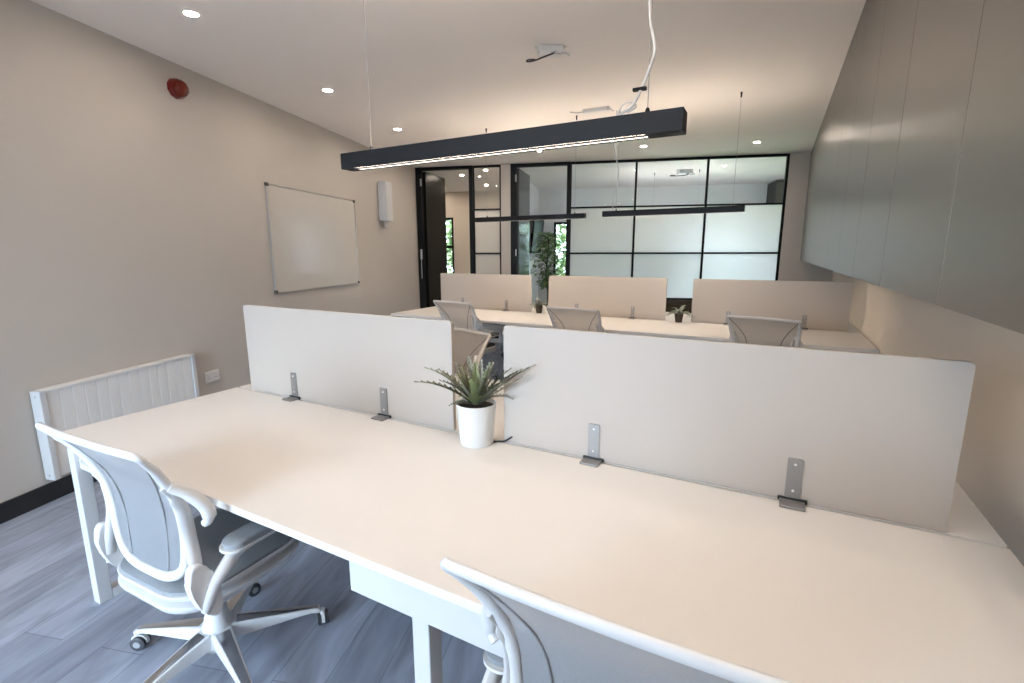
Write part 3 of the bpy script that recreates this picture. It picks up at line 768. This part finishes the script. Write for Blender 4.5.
for g, o, lab in ((.53, .90, 'downlight in the corridor ceiling seen through the open door'), (.64, 2.30, 'downlight in the corridor ceiling seen through the side pane'),
                  (-1.4, 1.5, 'unseen downlight added in the corridor ceiling beyond the left wall'), (-.75, 2.75, 'unseen downlight added in the corridor ceiling above the corridor window, hidden by the left wall'), (1.1, .45, 'unseen downlight added in the corridor ceiling just behind the side pane frame')):  # these three are unseen, added to brighten the corridor
    downlight(lab, L2W(g, o, CEIL), 'recessed downlights beyond the glazing')
for x, y, lab in ((-1.6, .2, 'unseen ceiling downlight added above the camera, middle of the room'), (-.3, -.6, 'unseen ceiling downlight added behind the camera near the cupboards'), (-2.3, -.9, 'unseen ceiling downlight added behind the camera near the rear window'), (-.15, 1.15, 'unseen ceiling downlight added above the right end of the foreground desk'), (-.45, .95, 'unseen ceiling downlight added over the middle of the foreground desk'), (.05, .35, 'unseen ceiling downlight added beside the nearest grey cupboards'), (-.15, 2.35, 'unseen ceiling downlight added over the walkway behind the right end of the foreground desk')):  # all out of frame, added to raise the office brightness
    downlight(lab, (x, y, CEIL), 'recessed ceiling downlights in the office')

def junction(name, lab, p, rz, sc=1., wires=True):
    j = thing(name, lab, 'junction box', p, rz)
    MB().box(-.085*sc, .085*sc, -.04*sc, .075*sc, -.05*sc, -.001, .010, 3).build('box', M['pvc'], j)
    MB().box(-.11*sc, .11*sc, -.010*sc, .030*sc, -.010*sc, -.0005, .002).build('mounting_tab', M['pvc'], j)
    w = MB().tube(crom([Vector(p)*sc for p in ((.03, -.035, -.05), (.01, -.055, -.068), (-.02, -.045, -.075), (-.06, .0, -.075), (-.10, .06, -.07), (-.145, .10, -.065), (-.16, .105, -.06), (-.145, .085, -.058), (-.10, .075, -.06))], 5), .0055*sc, 6)
    w.build('loose_wire', M['cabled'], j)
    w = MB().tube(crom([Vector(p)*sc for p in ((.0, -.035, -.05), (.05, -.055, -.068), (.10, -.045, -.06), (.13, .01, -.05), (.14, .08, -.03), (.14, .10, -.012))], 5), .006*sc, 6)
    w.build('loose_wire', M['cablew'], j)
    return j
junction('junction_box', 'white junction box with loose wires on the office ceiling', (-1.50, 3.36, CEIL), R(30))
j2 = junction('junction_box', 'small junction box with loose wires on the ceiling beyond the glazing', (-1.50, 9.18, CEIL), R(30), 1.35)
dv = thing('light_driver', 'white oblong lighting driver box on the ceiling above the far pendants', 'driver box', (-1.69, 4.93, CEIL), R(2))
MB().box(-.14, .10, -.03, .03, -.036, -.001, .006, 3).build('case', M['pvc'], dv)
MB().box(.10, .135, -.022, .022, -.030, -.001, .006, 3).build('end_cap', M['cablew'], dv)
MB().tube(crom([(-.14, 0, -.018), (-.19, 0, -.02), (-.23, .01, -.012), (-.28, 0, -.004)], 4), .005, 6).build('lead', M['cablew'], dv)
MB().tube(crom([(.135, 0, -.018), (.15, .03, -.03), (.15, .09, -.02)], 4), .005, 6).build('lead', M['cablew'], dv)

# ------------------------------------------------------------------ world and light
w = bpy.data.worlds.new('World'); S.world = w; w.use_nodes = True
bg = w.node_tree.nodes['Background']
bg.inputs[0].default_value = (.62, .79, 1.0, 1); bg.inputs[1].default_value = 12.3
def portal(name, m, sx, sy):
    l = bpy.data.lights.new(name, 'AREA'); l.shape = 'RECTANGLE'; l.size = sx; l.size_y = sy; l.cycles.is_portal = True
    o = bpy.data.objects.new(name, l); COL.objects.link(o); o.matrix_world = m
x0, x1, z0, z1 = REARWIN[0]
portal('rear_window_portal', Matrix.Translation(((x0+x1)/2, REAR-.14, (z0+z1)/2)) @ Matrix.Rotation(R(90), 4, 'X'), x1-x0, z1-z0)
for k, (a, b, z0, z1) in enumerate(FARWIN):
    portal('far_window_portal', Matrix.Translation(L2W((a+b)/2, 3.44, (z0+z1)/2)) @ Matrix.Rotation(ANG, 4, 'Z') @ Matrix.Rotation(R(-90), 4, 'X'), b-a, z1-z0)

# ------------------------------------------------------------------ camera
F, PITCH, ROLL, TR = 481.1, .18319, -.002332, .494029
c_, s_ = math.cos(ROLL), math.sin(ROLL); cp_, sp_ = math.cos(PITCH), math.sin(PITCH)
r0 = Vector((1, 0, 0)); u0 = Vector((0, sp_, cp_)); f0 = Vector((0, cp_, -sp_))
right = r0*c_+u0*s_; up = u0*c_-r0*s_
Rz = Matrix.Rotation(TR, 3, 'Z')
right, up, fwd = Rz @ right, Rz @ up, Rz @ f0
cam = bpy.data.cameras.new('Camera'); cam.sensor_width = 36; cam.lens = F*36/1024; cam.clip_start = .02
co = bpy.data.objects.new('Camera', cam); COL.objects.link(co)
mw = Matrix.Identity(4)
for i in range(3): mw[i][0] = right[i]; mw[i][1] = up[i]; mw[i][2] = -fwd[i]
mw.translation = Vector((0, 0, 1.475)); co.matrix_world = mw
S.camera = co
S.view_settings.view_transform = 'Standard'; S.view_settings.look = 'None'; S.view_settings.gamma = 1
S.view_settings.use_curve_mapping = False; S.view_settings.exposure = 1.0
S.cycles.use_denoising = True
S.cycles.max_bounces = 10; S.cycles.diffuse_bounces = 6; S.cycles.transparent_max_bounces = 16
